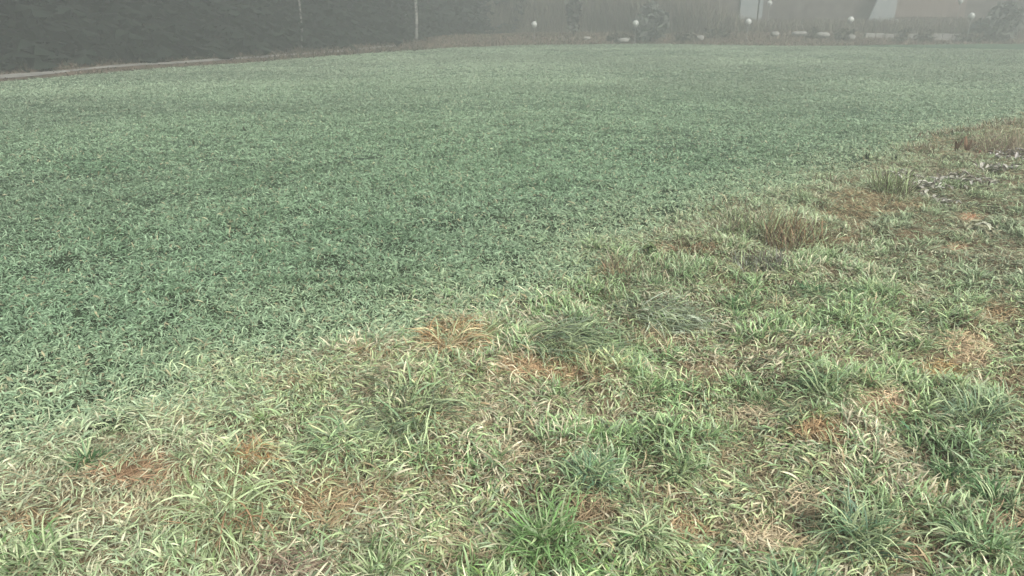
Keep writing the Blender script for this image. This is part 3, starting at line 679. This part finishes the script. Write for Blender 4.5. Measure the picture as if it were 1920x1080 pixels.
for i, (u, v, yd, sc, lab) in enumerate(LAMPS):
    if i == 0: r_ = LM
    else:
        r_ = LM.copy(); S.collection.objects.link(r_)
        for ch in list(LM.children):
            c = ch.copy(); S.collection.objects.link(c); c.parent = r_
    x = at(u, yd); z = hz(x, yd)
    b = (540 - v) / F; zc = CAMH + yd * (-sp + b * cp) / (cp + b * sp)      # height of the globe centre
    r_.location = (x, yd, z); tag(r_, lab, 'globe lamp', 'white globe lamps past the field')
    hgt = zc - z
    for ch in r_.children:
        nm = ch.name.split('.')[0]
        if nm == 'post': ch.scale = (.6 * sc, .6 * sc, (hgt - .17 * sc) / .86)
        elif nm == 'collar': ch.location.z = hgt - .19 * sc - .02
        else: ch.location.z = hgt; ch.scale = (sc, sc, sc)

# ---------------------------------------------------------------- pale stones and low garden wall
m_stone = noise_mat('pale_stone', (.20, .195, .18), (.31, .30, .28), 6, .85, bump=.4)
def stone(u, yd, w_, h_, lab):
    h_ *= .6; w_ *= .8; x = at(u, yd); z = hz(x, yd) + .12; m = MB(); nu, nv = 12, 7; vs = []; sd = RNG.uniform(0, 99)
    for j in range(nv + 1):
        for i in range(nu):
            a = 2 * math.pi * i / nu; p = math.pi * j / nv
            q = [math.sin(p) * math.cos(a), math.sin(p) * math.sin(a), -math.cos(p)]
            q = [math.copysign(abs(c) ** .7, c) for c in q]; k = .8 + .4 * float(vn(np.array([q[0] * 2 + sd]), np.array([q[1] * 2 + q[2] * 3]), 4)[0])
            vs.append((q[0] * w_ / 2 * k, q[1] * w_ * .35 * k, q[2] * h_ / 2 * k + h_ * .33))
    m.add(vs, [(j * nu + i, j * nu + (i + 1) % nu, (j + 1) * nu + (i + 1) % nu, (j + 1) * nu + i) for j in range(nv) for i in range(nu)])
    tag(m.build('stone', m_stone, loc=(x, yd, z), smooth=True), lab, 'stone', 'pale stones on the bank')
for a in [(1102, 43.5, .5, .3, 'small pale stone on the bank right of the thin columnar shrub'), (1172, 43.0, .8, .4, 'low pale stone just left below the second globe lamp'), (1317, 43, .45, .45, 'small pale upright stone right of the low round dark bush'),
          (1458, 43.2, .6, .4, 'pale stone right below the bright globe lamp'), (1505, 43.6, 1.2, .42, 'long pale stone left of the small dark bush'),
          (1548, 43.2, .9, .5, 'pale blocky stone right of the small dark bush'), (1576, 43.6, .45, .35, 'small pale stone beside the bush below the fourth lamp'), (1604, 42.6, .5, .5, 'pale stone in front right of the bush below the fourth lamp'),
          (1851, 44, .5, .45, 'pale stone just right of the rightmost globe lamp')]: stone(*a)
wr = empty('garden_wall', (at(1735, 44), 44, hz(at(1735, 44), 44))); tag(wr, 'low pale stone garden wall half hidden behind bushes', 'wall')
for i in range(11):
    x0 = at(1628, 44) - wr.location.x + i * .545; m = MB(); h_ = .30 + RNG.uniform(-.03, .03)
    m.box((x0, -.15, -.15), (x0 + .53, .15, h_)); o = m.build('block', m_stone, wr)
    bv = o.modifiers.new('bevel', 'BEVEL'); bv.width = .03; bv.segments = 2

# ---------------------------------------------------------------- house in the mist
HY = 50.0
hx0, hx1 = at(1235, HY), at(2010, HY); hzb = hz(at(1700, HY), HY) - .2
house = empty('timber_house', ((hx0 + hx1) / 2, HY, hzb)); tag(house, 'brown timber house with white wall panels, faint in the mist behind the lamps', 'house')
ox = house.location.x
m_timber = noise_mat('brown_cladding', (.13, .10, .085), (.18, .14, .12), 2, .8, stretch=(8, 1, .3))
m_white = noise_mat('white_render', (.21, .24, .245), (.25, .265, .265), 2, .8)
m_roof = noise_mat('dark_roof', (.09, .085, .08), (.13, .12, .115), 3, .8)
m_glass, n_, b_, _ = mat_new('window_glass'); b_.inputs['Base Color'].default_value = (.05, .06, .07, 1); b_.inputs['Roughness'].default_value = .08
x0, x1 = hx0 - ox, hx1 - ox
m = MB(); m.box((x0, 0, 0), (x1, 8, 5.4)); m.build('wall', noise_mat('grey_render', (.065, .055, .05), (.11, .095, .085), 2, .8), house)
m = MB(); m.box((at(1662, HY) - ox, -.05, .9), (at(1808, HY) - ox, -.003, 5.39)); m.build('cladding', m_timber, house)
def X(u): return at(u, HY) - ox
m = MB()
# white panel with worn round lower corners
def poly_prism(mb, pts, ya, yb):
    n = len(pts); vs = [(p[0], ya, p[1]) for p in pts] + [(p[0], yb, p[1]) for p in pts]
    mb.add(vs, [tuple(range(n)), tuple(range(2 * n - 1, n - 1, -1))] + [(i, i + n, (i + 1) % n + n, (i + 1) % n) for i in range(n)])
a, b = X(1385), X(1417); zb = .6
poly_prism(m, [(a, 5.3), (a, zb + .3), (a + .3, zb), (b, zb), (b, 5.3)], -.25, -.003)
m.build('wall_panel', m_white, house)
m = MB(); a, b = X(1420), X(1427); poly_prism(m, [(a, 5.3), (a, .75), (b, .75), (b, 5.3)], -.25, -.003); m.build('wall_panel', m_white, house)
m = MB(); poly_prism(m, [(X(1612), .62), (X(1660), .62), (X(1660), 4.6), (X(1636), 3.0), (X(1620), 1.5)], -1.3, -1.1); m.build('stair_wall', m_white, house)
def window(u0, u1, z0, z1):
    m = MB(); a, b = X(u0), X(u1)
    m.box((a - .08, -.06, z0 - .08), (b + .08, -.003, z0)); m.box((a - .08, -.06, z1), (b + .08, -.003, z1 + .08)); m.box((a - .08, -.06, z0), (a, -.003, z1)); m.box((b, -.06, z0), (b + .08, -.003, z1))
    m.box(((a + b) / 2 - .03, -.05, z0), ((a + b) / 2 + .03, -.003, z1)); f = m.build('window', m_white, house)
    g_ = MB(); g_.box((a, -.02, z0), (b, -.004, z1)); g_.build('pane', m_glass, f)
window(1450, 1500, 3.2, 4.5); window(1538, 1560, 2.6, 3.6); window(1850, 1900, 3.2, 4.4); window(1700, 1750, 3.2, 4.4)
m = MB(); m.box((x0 - .6, -.8, 5.4), (x1 + .6, -.6, 5.55))
r = m; vs = [(x0 - .6, -.8, 5.41), (x1 + .6, -.8, 5.41), (x1 + .6, 8.8, 5.41), (x0 - .6, 8.8, 5.41), (x0 - .6, 4, 8.2), (x1 + .6, 4, 8.2)]
m = MB(); m.add(vs, [(0, 1, 5, 4), (2, 3, 4, 5), (0, 4, 3), (1, 2, 5), (0, 3, 2, 1)]); m.build('roof', m_roof, house)

# ---------------------------------------------------------------- mist
HAZE_D = .019
m = MB(); m.box((-160, -160, -1.6), (160, 160, 13)); mh = bpy.data.materials.new('mist'); mh.use_nodes = True
nn = mh.node_tree; nn.nodes.clear(); pv = nn.nodes.new('ShaderNodeVolumePrincipled'); ou = nn.nodes.new('ShaderNodeOutputMaterial')
pv.inputs['Color'].default_value = (.505, .53, .52, 1); pv.inputs['Density'].default_value = HAZE_D; pv.inputs['Anisotropy'].default_value = .2
nn.links.new(pv.outputs[0], ou.inputs['Volume'])
hzo = m.build('haze', mh); tag(hzo, 'pale grey mist lying over the whole field', 'mist', kind='stuff')
